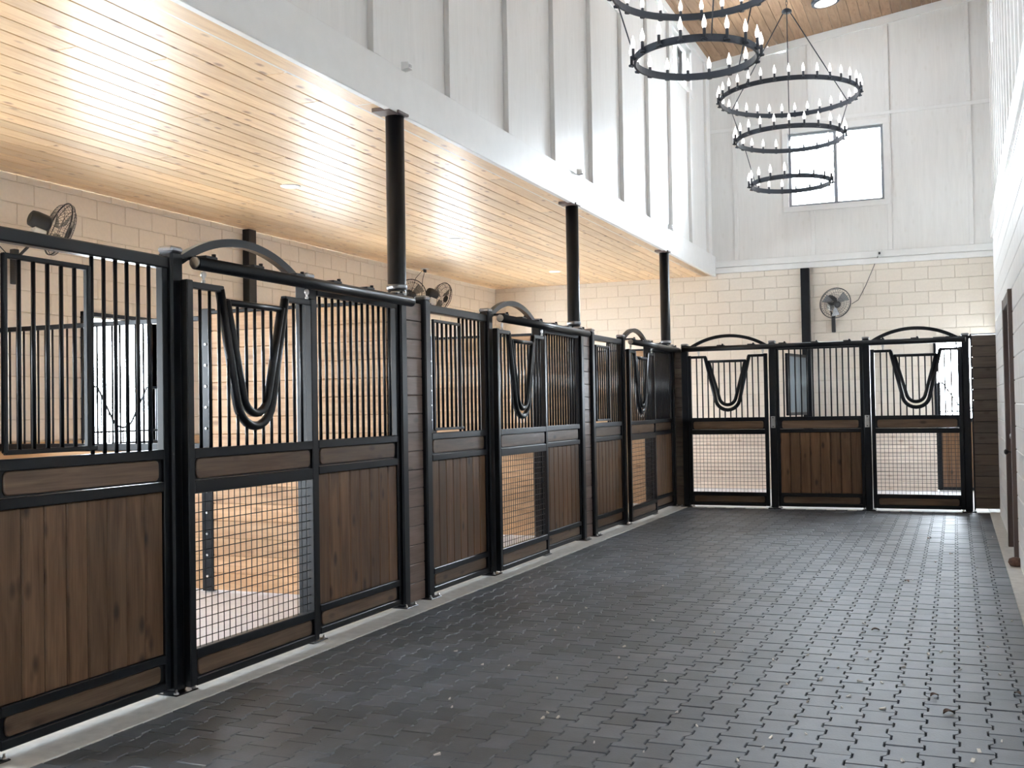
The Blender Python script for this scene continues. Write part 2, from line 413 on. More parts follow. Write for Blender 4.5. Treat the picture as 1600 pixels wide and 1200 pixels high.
# fascia wall above the stalls
FW = [(y, y+1.27, 6.50, 7.18) for y in (15.84, 11.79, 7.75, 3.7)]
RW = [(y, y+.95, 6.50, 7.18) for y in (16.0,)]
def siding_wall(name, x, side, y0, y1, z0, z1, wins, bats, zb, zt, bt):
    r = root(name)
    cuts = sorted(set([y0, y1]+[c for h in wins for c in h[:2]])); k = MB(); e0, e1 = sorted((x, x-side*.2))
    for c0, c1 in zip(cuts, cuts[1:]):
        h = [h for h in wins if h[0] <= c0+1e-4 and h[1] >= c1-1e-4]
        if h: k.box(e0, e1, c0, c1, z0, h[0][2]); k.box(e0, e1, c0, c1, h[0][3], z1)
        else: k.box(e0, e1, c0, c1, z0, z1)
    part('siding_sheet', k, SIDING, r)
    for y in bats:
        hit = [h for h in wins if h[0]-.1 < y+.05 < h[1]+.1]
        for q0, q1 in ([(zb, hit[0][2]-.09), (hit[0][3]+.09, zt)] if hit else [(zb, zt)]):
            e0, e1 = sorted((x, x+side*bt)); board('batten', e0, e1, y, y+.11, q0, q1, SIDING, r)
    return r
ba = [18.06-1.2613*i for i in range(-0, 17)]
wf = siding_wall('wall_upper_left', XF, 1, YF, YB, ZS, 7.60, FW, ba, 4.0, 7.25, .05)
for y0, y1 in ((YF, 4.0), (4.0, YB)): board('fascia_board', XF, XF+.052, y0+.0005, y1-.0005, ZS-.02, 4.0, TRIMM, wf)
board('crown_board', XF, XF+.04, YF, YB-.03, 7.25, 7.40, TRIMM, wf, b=.003)
for i, h in enumerate(FW): window('window_%d' % (i+2), 'x', XF, h[0], h[1], h[2], h[3], -1)
ra = [17.5-.61*i for i in range(0, 38)]
wur = siding_wall('wall_upper_right', XR2, -1, YF, YB, 3.99, 8.2, RW, ra, 4.30, 7.8, .035)
board('trim_board', XR2-.05, XR2, YF, YB, 3.99, 4.30, TRIMM, wur)
part('ledge', MB().box(XR, XR2+.1, YF, 14.62, 3.42, 3.45), TRIMM, wur)
part('backing', MB().box(XR2, XR2+.2, YF, 14.62, 3.45, 4.0), TRIMM, wur)
for i, h in enumerate(RW): window('window_%d' % (i+6), 'x', XR2, h[0], h[1], h[2], h[3], 1)
# ceiling over the stalls
cs = root('ceiling_lower')
part('backing', MB().box(XL-.2, XF, YF, YB+.2, ZS+.02, ZS+.12), MORT, cs)  # slab added to keep light from leaking between the boards
nb = 24; bwid = (XF-XL)/nb
for i in range(nb):
    y = YF + (0 if i % 2 else 1.7); cutsy = [YF]
    yy = YB-random.uniform(1.0, 4.6)
    L_ = []
    while yy > YF+1: L_.append(yy); yy -= random.choice((3.66, 4.27, 4.88))
    ys = [YF]+L_[::-1]+[YB]
    for a, b in zip(ys, ys[1:]):
        if b < 1.5: continue
        board('plank', XL+i*bwid+.002, XL+(i+1)*bwid-.002, max(a, 1.2)+.0008, b-.0008, ZS, ZS+.018, SOFF, cs, b=.005)
part('end_strip', MB().box(XL, XF, YF, 1.2, ZS, ZS+.02), SOFF, cs)
# roof boards
cr = root('ceiling')
ang = math.atan(.13); nb = 30; x0 = XF-.05; bw2 = (XR2+.1-x0)/nb
m_ = MB().poly([(XF-.2, zc(XF-.2)+.03), (XR2+.2, zc(XR2+.2)+.03), (XR2+.2, zc(XR2+.2)+.15), (XF-.2, zc(XF-.2)+.15)], YF, YB+.2, 'xz'); part('roof_deck', m_, MORT, cr)
for i in range(nb):
    cx = x0+(i+.5)*bw2
    for a, b in ((4.0, 9.4+.7*(i % 3)), (9.4+.7*(i % 3), 14.2-.9*(i % 2)), (14.2-.9*(i % 2), YB)):
        o = link('plank', cbox(bw2/math.cos(ang)-.004, b-a-.002, .02, .005, CEIL), cr, (cx, (a+b)/2, zc(cx)+.012)); o.rotation_euler = (0, -ang, 0)
m_ = MB().poly([(x0, zc(x0)), (XR2+.1, zc(XR2+.1)), (XR2+.1, zc(XR2+.1)+.02), (x0, zc(x0)+.02)], YF, 4.0, 'xz'); part('end_strip', m_, CEIL, cr)
# front end wall behind the camera, doorway filled in to shut out light
we = root('wall_front')
k = MB(); k.box(XL-.2, .3, YF-.2, YF, -.1, 8); k.box(3.9, XR2+.2, YF-.2, YF, -.1, 8.2); k.box(.3, 3.9, YF-.2, YF, -.1, 8.2); part('wall_panel', k, TRIMM, we)

# ================================================================== steel columns
STN = ['nearest left stall', 'middle left stall', 'far left stall']
for k in range(1, 4):
    y = DIV[k]
    lab = ['round black steel column rising beside the end of the nearest stall front', 'round black steel column between the middle and far side stalls', 'round black steel column in the back corner where the two stall rows meet'][k-1]
    t = thing('steel_column', lab, 'column', (-.113, y, 0), 0, 'round steel columns')
    part('pipe_shaft', MB().lathe([(.07, 0), (.07, ZS-.03)], 24), STEEL, t)
    part('collar', MB().lathe([(.074, 2.335), (.078, 2.34), (.078, 2.365), (.074, 2.37)], 24), CAPM, t, label='bright metal collar')
    part('head_plate', MB().box(-.09, .06, -.19, -.05, ZS-.03, ZS-.001, .003).box(-.08, .08, -.08, .08, ZS-.02, ZS-.001, .002), DOORM, t, label='brown wooden plate under the ceiling')
t = thing('wall_column', 'flat black steel column standing against the cream side wall', 'column', (XL+.05, 10.86, 0))
part('shaft', MB().box(-.045, .05, -.075, .075, 0, ZS-.012, .004), STEEL, t); part('base_plate', MB().box(-.05, .1, -.12, .12, -.01, .004, .002), STEEL, t)
t = thing('wall_column', 'square dark steel column standing against the cream back wall', 'column', (1.46, YB-.06, 0))
part('shaft', MB().box(-.07, .07, -.05, .055, 0, 3.69, .004), STEEL, t); part('base_plate', MB().box(-.12, .12, -.1, .05, -.01, .004, .002), STEEL, t)

# ================================================================== stall fronts
MC = {}
def cached(key, fn, mat):
    if key not in MC: MC[key] = fn().mesh(key[0], mat)
    return MC[key]
def stall_post(x, y, rz, label, latch=False, arm=True):
    t = thing('stall_post', label, 'post', (x, y, 0), rz, 'steel stall front posts')
    link('post_tube', cached(('post_tube',), lambda: MB().box(-.046, .046, -.046, .046, .01, 2.268, .011), STEEL), t)
    link('post_cap', cached(('post_cap',), lambda: MB().box(-.047, .047, -.047, .047, 2.264, 2.298, .010), CAPM), t, label='bright metal cap')
    bp_ = link('base_plate', cached(('base_plate',), lambda: MB().box(-.085, .085, -.085, .085, -.002, .011, .003), STEEL), t)
    for a, b in ((-.066, -.066), (.066, -.066), (-.066, .066), (.066, .066)):
        link('bolt', cached(('bolt',), lambda: MB().lathe([(.013, .009), (.013, .02), (.007, .021), (.007, .034)], 6), SILV), bp_, (a, b, 0), label='zinc anchor bolt')
    if latch:
        l = link('latch_plate', cached(('latch_plate',), lambda: MB().box(-.03, .03, -.054, -.045, 1.10, 1.26, .003).box(-.004, .02, -.075, -.05, 1.20, 1.225, .003), SILV), t, label='zinc slotted latch plate')
        for z in (1.12, 1.24): link('screw', cached(('screw',), lambda: MB().lathe([(.008, 0), (.008, .004), (.004, .006)], 8, axis='y'), FANB), l, (0, -.06, z))
    return t
Z = dict(b0=.03, b1=.072, w0=.078, w1=.166, c0=.168, c1=.213, p1=1.034, d0=1.036, d1=1.084, m0=1.094, m1=1.198, e0=1.20, e1=1.25)
def rrect(x0, x1, z0, z1, r, n=4):
    P = []
    for cx, cz, a in ((x1-r, z0+r, -90), (x1-r, z1-r, 0), (x0+r, z1-r, 90), (x0+r, z0+r, 180)):
        for i in range(n+1): q = math.radians(a+90*i/n); P.append((cx+r*math.cos(q), cz+r*math.sin(q)))
    return P
def wood_rail(t, x0, x1, z0, z1, yf, label=None, slim=.03):
    """steel backing plate with the rounded wooden board showing in front"""
    part('rail_plate', MB().box(x0, x1, yf+.006, yf+.03, z0-.008, z1+.008), STEEL, t)
    o = part('rail_board', MB().poly(rrect(x0+slim, x1-slim, z0, z1, .026), yf+.008, yf-.004, 'xz', .004), PLKH, t)
    if label: o['label'] = label
def lower_planks(t, x0, x1, n, yf):
    wd = (x1-x0)/n
    for i in range(n): board('plank', x0+i*wd+.0018, x0+(i+1)*wd-.0018, yf, yf+.022, Z['c1']-.002, Z['p1']+.002, PLKV, t, b=.007)
    part('backing', MB().box(x0, x1, yf+.018, yf+.028, Z['c1']-.002, Z['p1']+.002), BASE, t)  # dark sheet added to stop light leaking through the plank joints
def bar(t, x, z0, z1, y=0, r=.0105):
    link('bar', cached(('bar', round(z1-z0, 3), r), lambda: MB().tube([(0, 0, 0), (0, 0, z1-z0)], r, 8), STEEL), t, (x, y, z0))
def window_panel(x, y, rz, W, label):
    t = thing('window_panel', label, 'stall panel', (x, y, 0), rz, 'fixed stall panels with a feed window')
    a, b = .048, W-.048; st = .04
    f = MB()
    f.box(a, a+st, -.022, .022, Z['b0'], 2.24, .004); f.box(b-st, b, -.022, .022, Z['b0'], 2.24, .004)
    for q0, q1 in ((Z['b0'], Z['b1']), (Z['c0'], Z['c1']), (Z['d0'], Z['d1']), (Z['e0'], Z['e1'])): f.box(a+st, b-st, -.026, .022, q0, q1, .004)
    f.box(a, b, -.03, .03, 2.178, 2.24, .006)
    part('frame', f, STEEL, t)
    wood_rail(t, a+st, b-st, Z['w0'], Z['w1'], -.012); wood_rail(t, a+st, b-st, Z['m0'], Z['m1'], -.012)
    lower_planks(t, a+st, b-st, 8, -.012)
    fw = bpy.data.objects.new('feed_window', None); COL.objects.link(fw); fw.parent = t; fw.location = (.11, -.03, 0); fw['label'] = 'swing-out feed window grille'
    w_ = .475
    part('window_frame', MB().box(0, w_, -.012, .012, 2.105, 2.128, .004).box(w_-.014, w_+.014, -.014, .014, 1.265, 2.128, .005).box(-.01, .014, -.012, .012, 1.275, 2.128, .005).box(0, w_+.05, -.012, .012, 1.268, 1.29, .004), STEEL, fw)
    n = 6
    for i in range(1, n): bar(fw, w_*i/n, 1.28, 2.11)
    x_ = .11+w_+.058
    while x_ < b-st-.03: bar(t, x_, 1.245, 2.185); x_ += .0775
    return t
def side_panel(x, y, rz, W, label):
    t = thing('barred_panel', label, 'stall panel', (x, y, 0), rz, 'fixed stall panels with full bars')
    a, b = .048, W-.048; st = .036; f = MB()
    f.box(a, a+st, -.022, .022, Z['b0'], 2.2, .004); f.box(b-st, b, -.022, .022, Z['b0'], 2.2, .004)
    for q0, q1 in ((Z['b0'], Z['b1']), (Z['c0'], Z['c1']), (Z['d0'], Z['d1']), (Z['e0'], Z['e1']), (2.165, 2.20)): f.box(a+st, b-st, -.026, .022, q0, q1, .004)
    part('frame', f, STEEL, t)
    wood_rail(t, a+st, b-st, Z['w0'], Z['w1'], -.012); wood_rail(t, a+st, b-st, Z['m0'], Z['m1'], -.012)
    lower_planks(t, a+st, b-st, 8, -.012)
    n = 13; s_ = (b-a-2*st)/(n+.6)
    for i in range(n): bar(t, a+st+s_*(i+.8), 1.245, 2.17)
    return t
def ypath(c, hw, zt, rb, zb, seg=10):
    """V then round bottom: straight from (c-hw,zt) tangent-ish to a circle of radius rb whose bottom is at zb"""
    cz = zb+rb; th = math.atan2(zt-cz, hw-rb*.97); a = math.atan2(hw-rb, zt-cz)
    P = [(c-hw, zt)]
    for i in range(seg+1):
        q = PI+a+(PI-2*a)*i/seg; P.append((c+rb*math.cos(q), cz+rb*math.sin(q)))
    P.append((c+hw, zt)); return P
def zon(path, x):
    best = None
    for (x0, z0), (x1, z1) in zip(path, path[1:]):
        if min(x0, x1) <= x <= max(x0, x1) and abs(x1-x0) > 1e-6:
            z = z0+(z1-z0)*(x-x0)/(x1-x0); best = z if best is None else min(best, z)
    return best
def sliding_door(x, y, rz, a, b, v, label):
    """door leaf from local a to b, its centre plane at local y=-v"""
    t = thing('sliding_stall_door', label, 'stall door', (x, y, 0), rz, 'sliding stall doors with drop yokes')
    st = .05; c = (a+b)/2; f = MB(); y0, y1 = -v-.024, -v+.024
    f.box(a, a+st, y0, y1, .032, 2.125, .005); f.box(b-st, b, y0, y1, .032, 2.125, .005)
    for q0, q1 in ((Z['b0'], Z['b1']), (Z['c0'], Z['c1']+.005), (Z['d0']-.02, Z['d1']), (Z['e0'], Z['e1'])): f.box(a+st, b-st, y0, y1, q0, q1, .004)
    f.box(a+st, c-.29, y0+.004, y1-.004, 2.083, 2.118, .004); f.box(c+.29, b-st, y0+.004, y1-.004, 2.083, 2.118, .004)
    part('frame', f, STEEL, t)
    po = ypath(c, .305, 2.10, .168, 1.355); pi = ypath(c, .258, 2.045, .117, 1.428)
    part('yoke_opening', MB().tube([(p, -v, q) for p, q in po], .026, 10, up=(0, 1, 0)), STEEL, t)
    dy = part('drop_yoke', MB().tube([(p, -v-.006, q) for p, q in pi], .024, 10, up=(0, 1, 0)).tube([(c-.262, -v-.006, 2.035), (c+.262, -v-.006, 2.035)], .019, 10), STEEL, t, label='drop-down yoke gate')
    n = int(round((b-a-2*st)/.0775)); s_ = (b-a-2*st)/n
    for i in range(1, n):
        X = a+st+s_*i; d = abs(X-c)
        if d < .30: bar(t, X, 1.245, zon(po, X)-.01, -v, .0095)
        else: bar(t, X, 1.245, 2.09, -v, .0095)
        if d < .245: bar(dy, X, zon(pi, X)+.005, 2.035, -v-.004, .0095)
    wood_rail(t, a+st, b-st, Z['w0'], Z['w1'], -v-.012, slim=.02); wood_rail(t, a+st, b-st, Z['m0'], Z['m1'], -v-.012, slim=.02)
    g = MB(); zz0, zz1 = Z['c1'], Z['d0']-.02; xx0, xx1 = a+st, b-st; n = int(round((xx1-xx0)/.05)); s_ = (xx1-xx0)/n
    for i in range(1, n): g.tube([(xx0+s_*i, -v-.002, zz0), (xx0+s_*i, -v-.002, zz1)], .0026, 5, caps=False)
    n = int(round((zz1-zz0)/.05)); s_ = (zz1-zz0)/n
    for i in range(1, n): g.tube([(xx0, -v+.003, zz0+s_*i), (xx1, -v+.003, zz0+s_*i)], .0026, 5, caps=False)
    part('wire_mesh', g, STEEL, t, kind='stuff')
    for X in (a+.16, b-.06):
        r_ = part('hanger', MB().box(-.008, .008, -.004, .004, 2.115, 2.175, .002).lathe([(.018, -.006), (.018, .006)], 10, (0, 0, 2.165), 'y').lathe([(.011, 2.118), (.011, 2.135)], 6), SILV, t, (X, -v, 0), label='zinc trolley hanger bolt')
    return t
def track(x, y, rz, a, b, v, label, arches=()):
    t = thing('door_track', label, 'door track', (x, y, 0), rz, 'round sliding door tracks')
    part('track_tube', MB().tube([(a, -v, 2.215), (b, -v, 2.215)], .036, 18), STEEL, t)
    part('end_cap', MB().tube([(a-.012, -v, 2.215), (a, -v, 2.215)], .03, 14), SILV, t, label='bright end cap')
    part('end_cap', MB().tube([(b, -v, 2.215), (b+.012, -v, 2.215)], .03, 14), SILV, t)
    n = int((b-a)/.42)
    for i in range(n+1):
        X = a+.12+(b-a-.3)*i/max(n, 1)
        part('bracket', MB().box(-.05, .05, -.012, v-.0, .03, .048, .004).lathe([(.012, .046), (.012, .062)], 8, (.03, 0, 0)), STEEL, t, (X, -v, 2.215))
    return t
def arch(x, y, rz, a, b, label, v=.0):
    t = thing('door_arch', label, 'arch', (x, y, 0), rz, 'curved arches over the stall doors')
    c, hs, rise = (a+b)/2, (b-a)/2, .155; R_ = (hs*hs+rise*rise)/2/rise; cz = 2.235+rise-R_; th = math.asin(hs/R_)
    m_ = MB(); n = 28
    for i in range(n+1):
        q = -th+2*th*i/n; s_, c_ = math.sin(q), math.cos(q)
        for rr, yy in ((R_-.022, -.022), (R_+.022, -.022), (R_+.022, .022), (R_-.022, .022)): m_.v.append((c+rr*s_, yy-v, cz+rr*c_))
    for i in range(n):
        for k in range(4): l = (k+1) % 4; m_.f.append([i*4+k, i*4+l, (i+1)*4+l, (i+1)*4+k]); m_.sm.append(0)
    m_.f.append([0, 1, 2, 3]); m_.f.append([n*4+3, n*4+2, n*4+1, n*4]); m_.sm += [0, 0]
    part('arch_tube', m_, STEEL, t)
    for X in (a+.0, b-.0): part('foot_plate', MB().box(-.04, .04, -.03, .03, -.006, .006, .002), STEEL, t, (X, -v, 2.24))
    return t
RL = PI/2          # left row: local x -> world y, local -y (front) -> world +x
side = ['the nearest side stall', 'the middle side stall', 'the far side stall']
for k in range(3):
    y = Y0+k*PITCH; s = side[k]
    stall_post(0, y, RL, 'black steel post at the near end of '+s+' front')
    stall_post(0, y+S1, RL, 'black steel post at the near edge of the sliding door of '+s)
    stall_post(-.012, y+S1+S2, RL, 'black steel post behind the far edge of the sliding door of '+s)
    stall_post(0, y+S1+S2+S3, RL, 'black steel post at the far end of '+s+' front')
    window_panel(0, y, RL, S1, 'black framed brown plank panel with feed window in '+s)
    sliding_door(0, y+S1, RL, .0, 1.20, .082, 'black sliding door with wire mesh and drop yoke on '+s)
    side_panel(0, y+S1+S2, RL, S3, 'black framed brown plank panel with full bars in '+s)
    track(0, y+S1, RL, .06, S2+S3-.01, .112, 'round black door track along the top of '+s)
    arch(0, y+S1, RL, .06, S2-.10, 'curved black arch over the sliding door of '+s, .0)
bl = ['at the left end', 'second from the left', 'third from the left', 'at the right end']
bp = [BX0, BX0+BW[0], BX0+BW[0]+BW[1], BX0+sum(BW)]
bl2 = ['beside the corner with the side row', 'between the left mesh door and the plank panel', 'between the plank panel and the right mesh door', 'beside the dark plank infill by the right wall']
for i in range(4): stall_post(bp[i], YK, 0, 'black steel post of the end stall '+bl2[i], latch=i in (1, 2))
sliding_door(bp[0], YK, 0, .045, BW[0]-.062, .035, 'black mesh sliding door of the end stall, beside the corner')
side_panel(bp[1], YK, 0, BW[1], 'black framed brown plank panel between the two doors of the end stall')
sliding_door(bp[2], YK, 0, .055, BW[2]-.045, .035, 'black mesh sliding door of the end stall, beside the right wall')
track(bp[0], YK, 0, -.02, sum(BW)+.0, .085, 'long round black door track across the end stall')
arch(bp[0], YK, 0, .08, BW[0]-.08, 'curved black arch over the end stall door beside the corner')
arch(bp[2], YK, 0, .08, BW[2]-.08, 'curved black arch over the end stall door by the right wall')

# ---- plank infills at the ends of dividers and dividers
inl = ['narrow grey-brown plank infill between the nearest and middle side stalls', 'narrow grey-brown plank infill between the middle and far side stalls']
for k in (1, 2):
    y = DIV[k]; t = thing('plank_infill', inl[k-1], 'plank wall', (-.008, y, 0), 0, 'plank infills between stall fronts')
    h = GAP/2-.047
    part('core', MB().box(-.012, .012, -h+.004, h-.004, .015, 2.232), BASE, t)  # core added to darken the gaps and shut out light
    for j in range(16): board('plank', -.02, .02, -h, h, .012+j*.139, .012+(j+1)*.139-.003, INFY, t, b=.005)
t = thing('plank_infill', 'dark plank infill filling the corner between side row and end stall', 'plank wall', (.0, YK, 0), 0, 'plank infills between stall fronts')
part('core', MB().box(.052, BX0-.052, .042, .062, .015, 2.232), BASE, t)  # added dark core, blocks light between the corner planks
for j in range(16): board('plank', .048, BX0-.048, .03, .07, .012+j*.139, .012+(j+1)*.139-.003, INFX, t, b=.005)
t = thing('plank_infill', 'dark horizontal plank wall between the end stall and right wall', 'plank wall', (0, YK+.02, 0), 0)
part('core', MB().box(bp[3]+.08, XR2-.002, -.012, .012, .05, 2.262), BASE, t)  # added dark core, keeps bright lines out of the plank gaps
for j in range(16): board('plank', bp[3]+.075, XR2-.004, -.022-.009*(j % 3 == 1)-.005*(j % 2), .022, .045+j*.139, .045+(j+1)*.139-.006, INFX, t, b=.005)
part('top_channel', MB().box(bp[3]+.075, XR2-.012, -.03, .03, 2.27, 2.285, .002), CAPM, t, label='bright strip standing in for the lit top edge')  # bright metal stands in for light along the plank top
part('edge_channel', MB().box(bp[3]+.06, bp[3]+.078, -.03, .03, .03, 2.285, .002), STEEL, t)
dl = ['long plank divider between the nearest and middle side stalls, grille at its back', 'long plank divider between the middle and far side stalls, grille at its back', 'long plank divider at the back of the far side stall']
for k in (1, 2, 3):
    y = DIV[k]; t = thing('stall_divider', dl[k-1], 'divider', (0, y, 0), 0, 'plank dividers between stalls')
    xa, xm, xb = XL+.07, -1.86, -.20
    part('core', MB().box(xa-.07, xm, -.010, .010, .015, 1.13).box(xm, xb, -.010, .010, .015, 2.24), DCORE, t)  # core added to darken the joints and stop light leaks
    for j in range(16): board('plank', xm+.05, xb, -.022, .022, .012+j*.139, .012+(j+1)*.139-.002, DIVX, t, b=.004)
    for j in range(8): board('plank', xa+.0, xm-.05, -.022, .022, .012+j*.139, .012+(j+1)*.139-.002, DIVX, t, b=.004)
    ch = MB().box(xm-.055, xm+.055, -.03, .03, .0, 2.28, .003); pc = part('channel_post', ch, STEEL, t)
    for j in range(12): link('bolt', cached(('dbolt',), lambda: MB().lathe([(.010, -.010), (.010, 0)], 6, axis='y'), SILV), pc, (xm, -.03, .12+j*.17))
    part('top_channel', MB().box(xm+.05, xb, -.028, .028, 2.236, 2.262, .003), STEEL, t)
    part('grille_frame', MB().box(xa, xm-.05, -.02, .02, 2.185, 2.225, .004).box(xa, xm-.05, -.02, .02, 1.13, 1.19, .004), STEEL, t)
    n = 27
    for i in range(n): bar(t, xa+.05+(xm-.05-xa-.08)*i/(n-1), 1.185, 2.19, 0, .0095)
# ---- exterior half doors with yoke grilles
def dutch(name, x, y, rz, W, label=None):
    r = root(name); r.location = (x, y, 0); r.rotation_euler = (0, 0, rz)
    n = 8; wd = (W-.1)/n
    for i in range(n): board('plank', .05+i*wd+.001, .05+(i+1)*wd-.001, .05, .08, .03, 1.10, PLKV, r, b=.005)
    part('leaf_light_stop', MB().box(.05, W-.05, .058, .072, .03, 1.1), BASE, r)  # sheet added to block bright gaps between the leaf planks
    f = MB(); f.box(0, .05, .03, .10, .0, 1.72, .004).box(W-.05, W, .03, .10, 0, 1.72, .004).box(.05, W-.05, .03, .10, 0, .05, .004).box(.05, W-.05, .03, .10, 1.09, 1.15, .004).box(.05, W-.05, .045, .085, 1.25, 1.27, .003)
    part('leaf_frame', f, STEEL, r)
    c = W/2; po = ypath(c, .36, 1.72, .17, 1.30)
    part('yoke_rail', MB().tube([(.03, .065, 1.72), (c-.40, .065, 1.72)]+[(p, .065, q) for p, q in po]+[(c+.40, .065, 1.72), (W-.03, .065, 1.72)], .012, 8, up=(0, 1, 0)), STEEL, r)
    for i in range(1, 12):
        X = W*i/12; z = zon(po, X) if abs(X-c) < .36 else 1.72
        bar(r, X, 1.15, z, .065, .0075)
    part('sill', MB().box(0, W, -.0, .2, -.02, .0), CONC, r)
    k = MB().box(-.04, 0, -.025, .21, 0, 2.46, .003).box(W, W+.04, -.025, .21, 0, 2.46, .003).box(-.04, W+.04, -.025, .21, 2.42, 2.46, .003)
    part('door_frame', k, STEEL, r)
for i, (a, b) in enumerate(OPN[1:]): dutch('door_%d' % (i+1), XL, a, PI/2, b-a)
dutch('door_5', BO[0], YB, 0, BO[1]-BO[0])
t = thing('door_leaf', 'open grey half door leaf standing out from the back wall of the end stall', 'door', (1.46, YB-.14, 0), math.radians(-100))
part('leaf_frame', MB().box(0, 1.05, -.02, .02, 1.24, 1.29, .004).box(0, 1.05, -.02, .02, 2.18, 2.23, .004).box(0, .05, -.02, .02, 1.29, 2.18, .004).box(1.0, 1.05, -.02, .02, 1.29, 2.18, .004), STEEL, t)
LEAF = wood('grey_blue_leaf_boards', (.10, .13, .15), (.15, .18, .20), 'z', .45, vary=.12, kn=.1)
for i in range(7): board('plank', .05+i*.1357, .05+(i+1)*.1357-.002, -.012, .012, 1.285, 2.185, LEAF, t)
part('hinge', MB().lathe([(.012, 1.35), (.012, 1.45)], 8, (-.01, 0, 0)).lathe([(.012, 2.02), (.012, 2.12)], 8, (-.01, 0, 0)).box(-.05, 0, -.004, .004, 1.36, 1.44).box(-.05, 0, -.004, .004, 2.03, 2.11), SILV, t)
# ---- door in the right wall
r = root('door_6'); a, b, zt = RD[0], RD[1], RD[3]
for q in ((a-.03, a+.07, 0, zt+.04), (b-.07, b+.03, 0, zt+.04)): board('jamb', XR-.035, XR+.16, q[0], q[1], q[2], q[3], DOORM, r)
board('head_jamb', XR-.03, XR+.16, a+.07, b-.07, zt-.06, zt+.04, DOORM, r)
df = part('door_panel', MB().box(XR+.015, XR+.06, a+.075, b-.075, .012, zt-.065, .003), DOORM, r)
for z0, z1 in ((.25, 1.05), (1.2, 2.15)): part('inset_panel', MB().box(XR+.008, XR+.02, a+.2, b-.2, z0, z1, .006), DOORM, df)
part('knob', MB().lathe([(.024, 0), (.024, -.006), (.009, -.012), (.009, -.03), (.026, -.045), (.026, -.062), (.012, -.072)], 14, (XR+.015, b-.17, .93), 'x'), FANB, r)
part('deadbolt', MB().lathe([(.026, 0), (.026, -.012), (.018, -.02)], 14, (XR+.015, b-.17, 1.08), 'x'), SILV, r)
for z in (.3, 1.2, 2.05): part('hinge', MB().lathe([(.009, z-.05), (.009, z+.05)], 8, (XR+.0, a+.078, 0)), BRONZE, r)

# ================================================================== chandeliers
def chandelier(x, y, label, az0):
    t = thing('chandelier', label, 'chandelier', (x, y, 3.86), 0, 'three-ring candle chandeliers')
    rings = [(.425, 0, 18), (.575, .50, 24), (.745, .96, 33)]
    for R_, z, n in rings:
        m_ = MB(); K = 64
        for i in range(K):
            q = 2*PI*i/K; c, s_ = math.cos(q), math.sin(q)
            for rr, zz in ((R_-.008, -.024), (R_+.008, -.024), (R_+.008, .024), (R_-.008, .024)): m_.v.append((rr*c, rr*s_, z+zz))
        for i in range(K):
            j = (i+1) % K
            for k in range(4): l = (k+1) % 4; m_.f.append([i*4+k, i*4+l, j*4+l, j*4+k]); m_.sm.append(0)
        part('ring', m_, IRON, t)
        for i in range(n):
            q = 2*PI*(i+.5)/n
            cdl = link('candle', cached(('candle',), lambda: MB().box(-.012, .0, -.008, .008, -.02, -.008).lathe([(.020, -.014), (.022, -.004), (.011, 0), (.0105, .062)], 10), IRON), t, ((R_+.024)*math.cos(q), (R_+.024)*math.sin(q), z-.005)); cdl.rotation_euler = (0, 0, q)
            link('bulb', cached(('bulb',), lambda: MB().lathe([(.009, .058), (.012, .066), (.0165, .082), (.0165, .096), (.0115, .118), (.005, .138), (.002, .152)], 10), BULB), cdl, label='white flame-shaped bulb')
    for i in range(3):
        q = az0+i*2*PI/3; c, s_ = math.cos(q), math.sin(q)
        part('hanging_rod', MB().tube([(.04*c, .04*s_, 1.92), (.745*c, .745*s_, .96)], .006, 6), IRON, t)
        part('hanging_rod', MB().tube([(.745*c, .745*s_, .96), (.575*c, .575*s_, .50)], .005, 6), IRON, t)
        part('hanging_rod', MB().tube([(.575*c, .575*s_, .50), (.425*c, .425*s_, 0)], .005, 6), IRON, t)
    part('hub', MB().lathe([(.03, 1.90), (.055, 1.91), (.055, 1.93), (.03, 1.95)], 16), IRON, t)
    zt = zc(x)-3.86; nl = int((zt-1.95)/.045); ch = MB()
    for i in range(nl):
        z = 1.95+.045*i+.02
        P = [(.010*math.cos(a_)*(1 if i % 2 else 0), .010*math.cos(a_)*(0 if i % 2 else 1), z+.028*math.sin(a_)) for a_ in [2*PI*k/8 for k in range(8)]]
        ch.tube(P, .003, 5, closed=True, up=(0, 1, 0) if i % 2 else (1, 0, 0))
    part('chain', ch, IRON, t); part('ceiling_canopy', MB().lathe([(.02, zt-.06), (.065, zt-.02), (.065, zt+.004)], 16), IRON, t)
def az(x, y): return math.atan2(CAMP.y-y, CAMP.x-x)
chandelier(2.115, 12.13, 'black three-ring candle chandelier hanging before the bright end window', az(2.115, 12.13))
chandelier(2.12, 7.42, 'nearer black three-ring candle chandelier, its upper rings leaving the picture top', az(2.12, 7.42)+.25)

# ================================================================== lights in the ceilings
for i, y in enumerate((8.98, 12.78, 16.58)):
    t = thing('recessed_downlight', ['small round downlight in the low plank ceiling, nearest one', 'small round downlight in the low plank ceiling above the middle stall', 'small round downlight in the low plank ceiling, farthest one'][i], 'ceiling light', (-2.30, y, ZS), 0, 'downlights in the stall ceiling')
    part('trim_ring', MB().lathe([(.085, -.008), (.10, -.004), (.10, .004)], 20), TRIMM, t); part('lens', MB().lathe([(.078, -.010), (.078, -.004)], 20), DISC, t)
x = 2.03; t = thing('ceiling_light', 'large round flush ceiling light on the high plank roof', 'ceiling light', (x, 17.1, zc(x)-.005))
t.rotation_euler = (0, -ang, 0)
part('rim', MB().lathe([(.20, -.05), (.215, -.045), (.215, 0), (.2, .004)], 28), IRON, t); part('lens', MB().lathe([(.05, -.062), (.14, -.058), (.19, -.045)], 28), DISC, t)
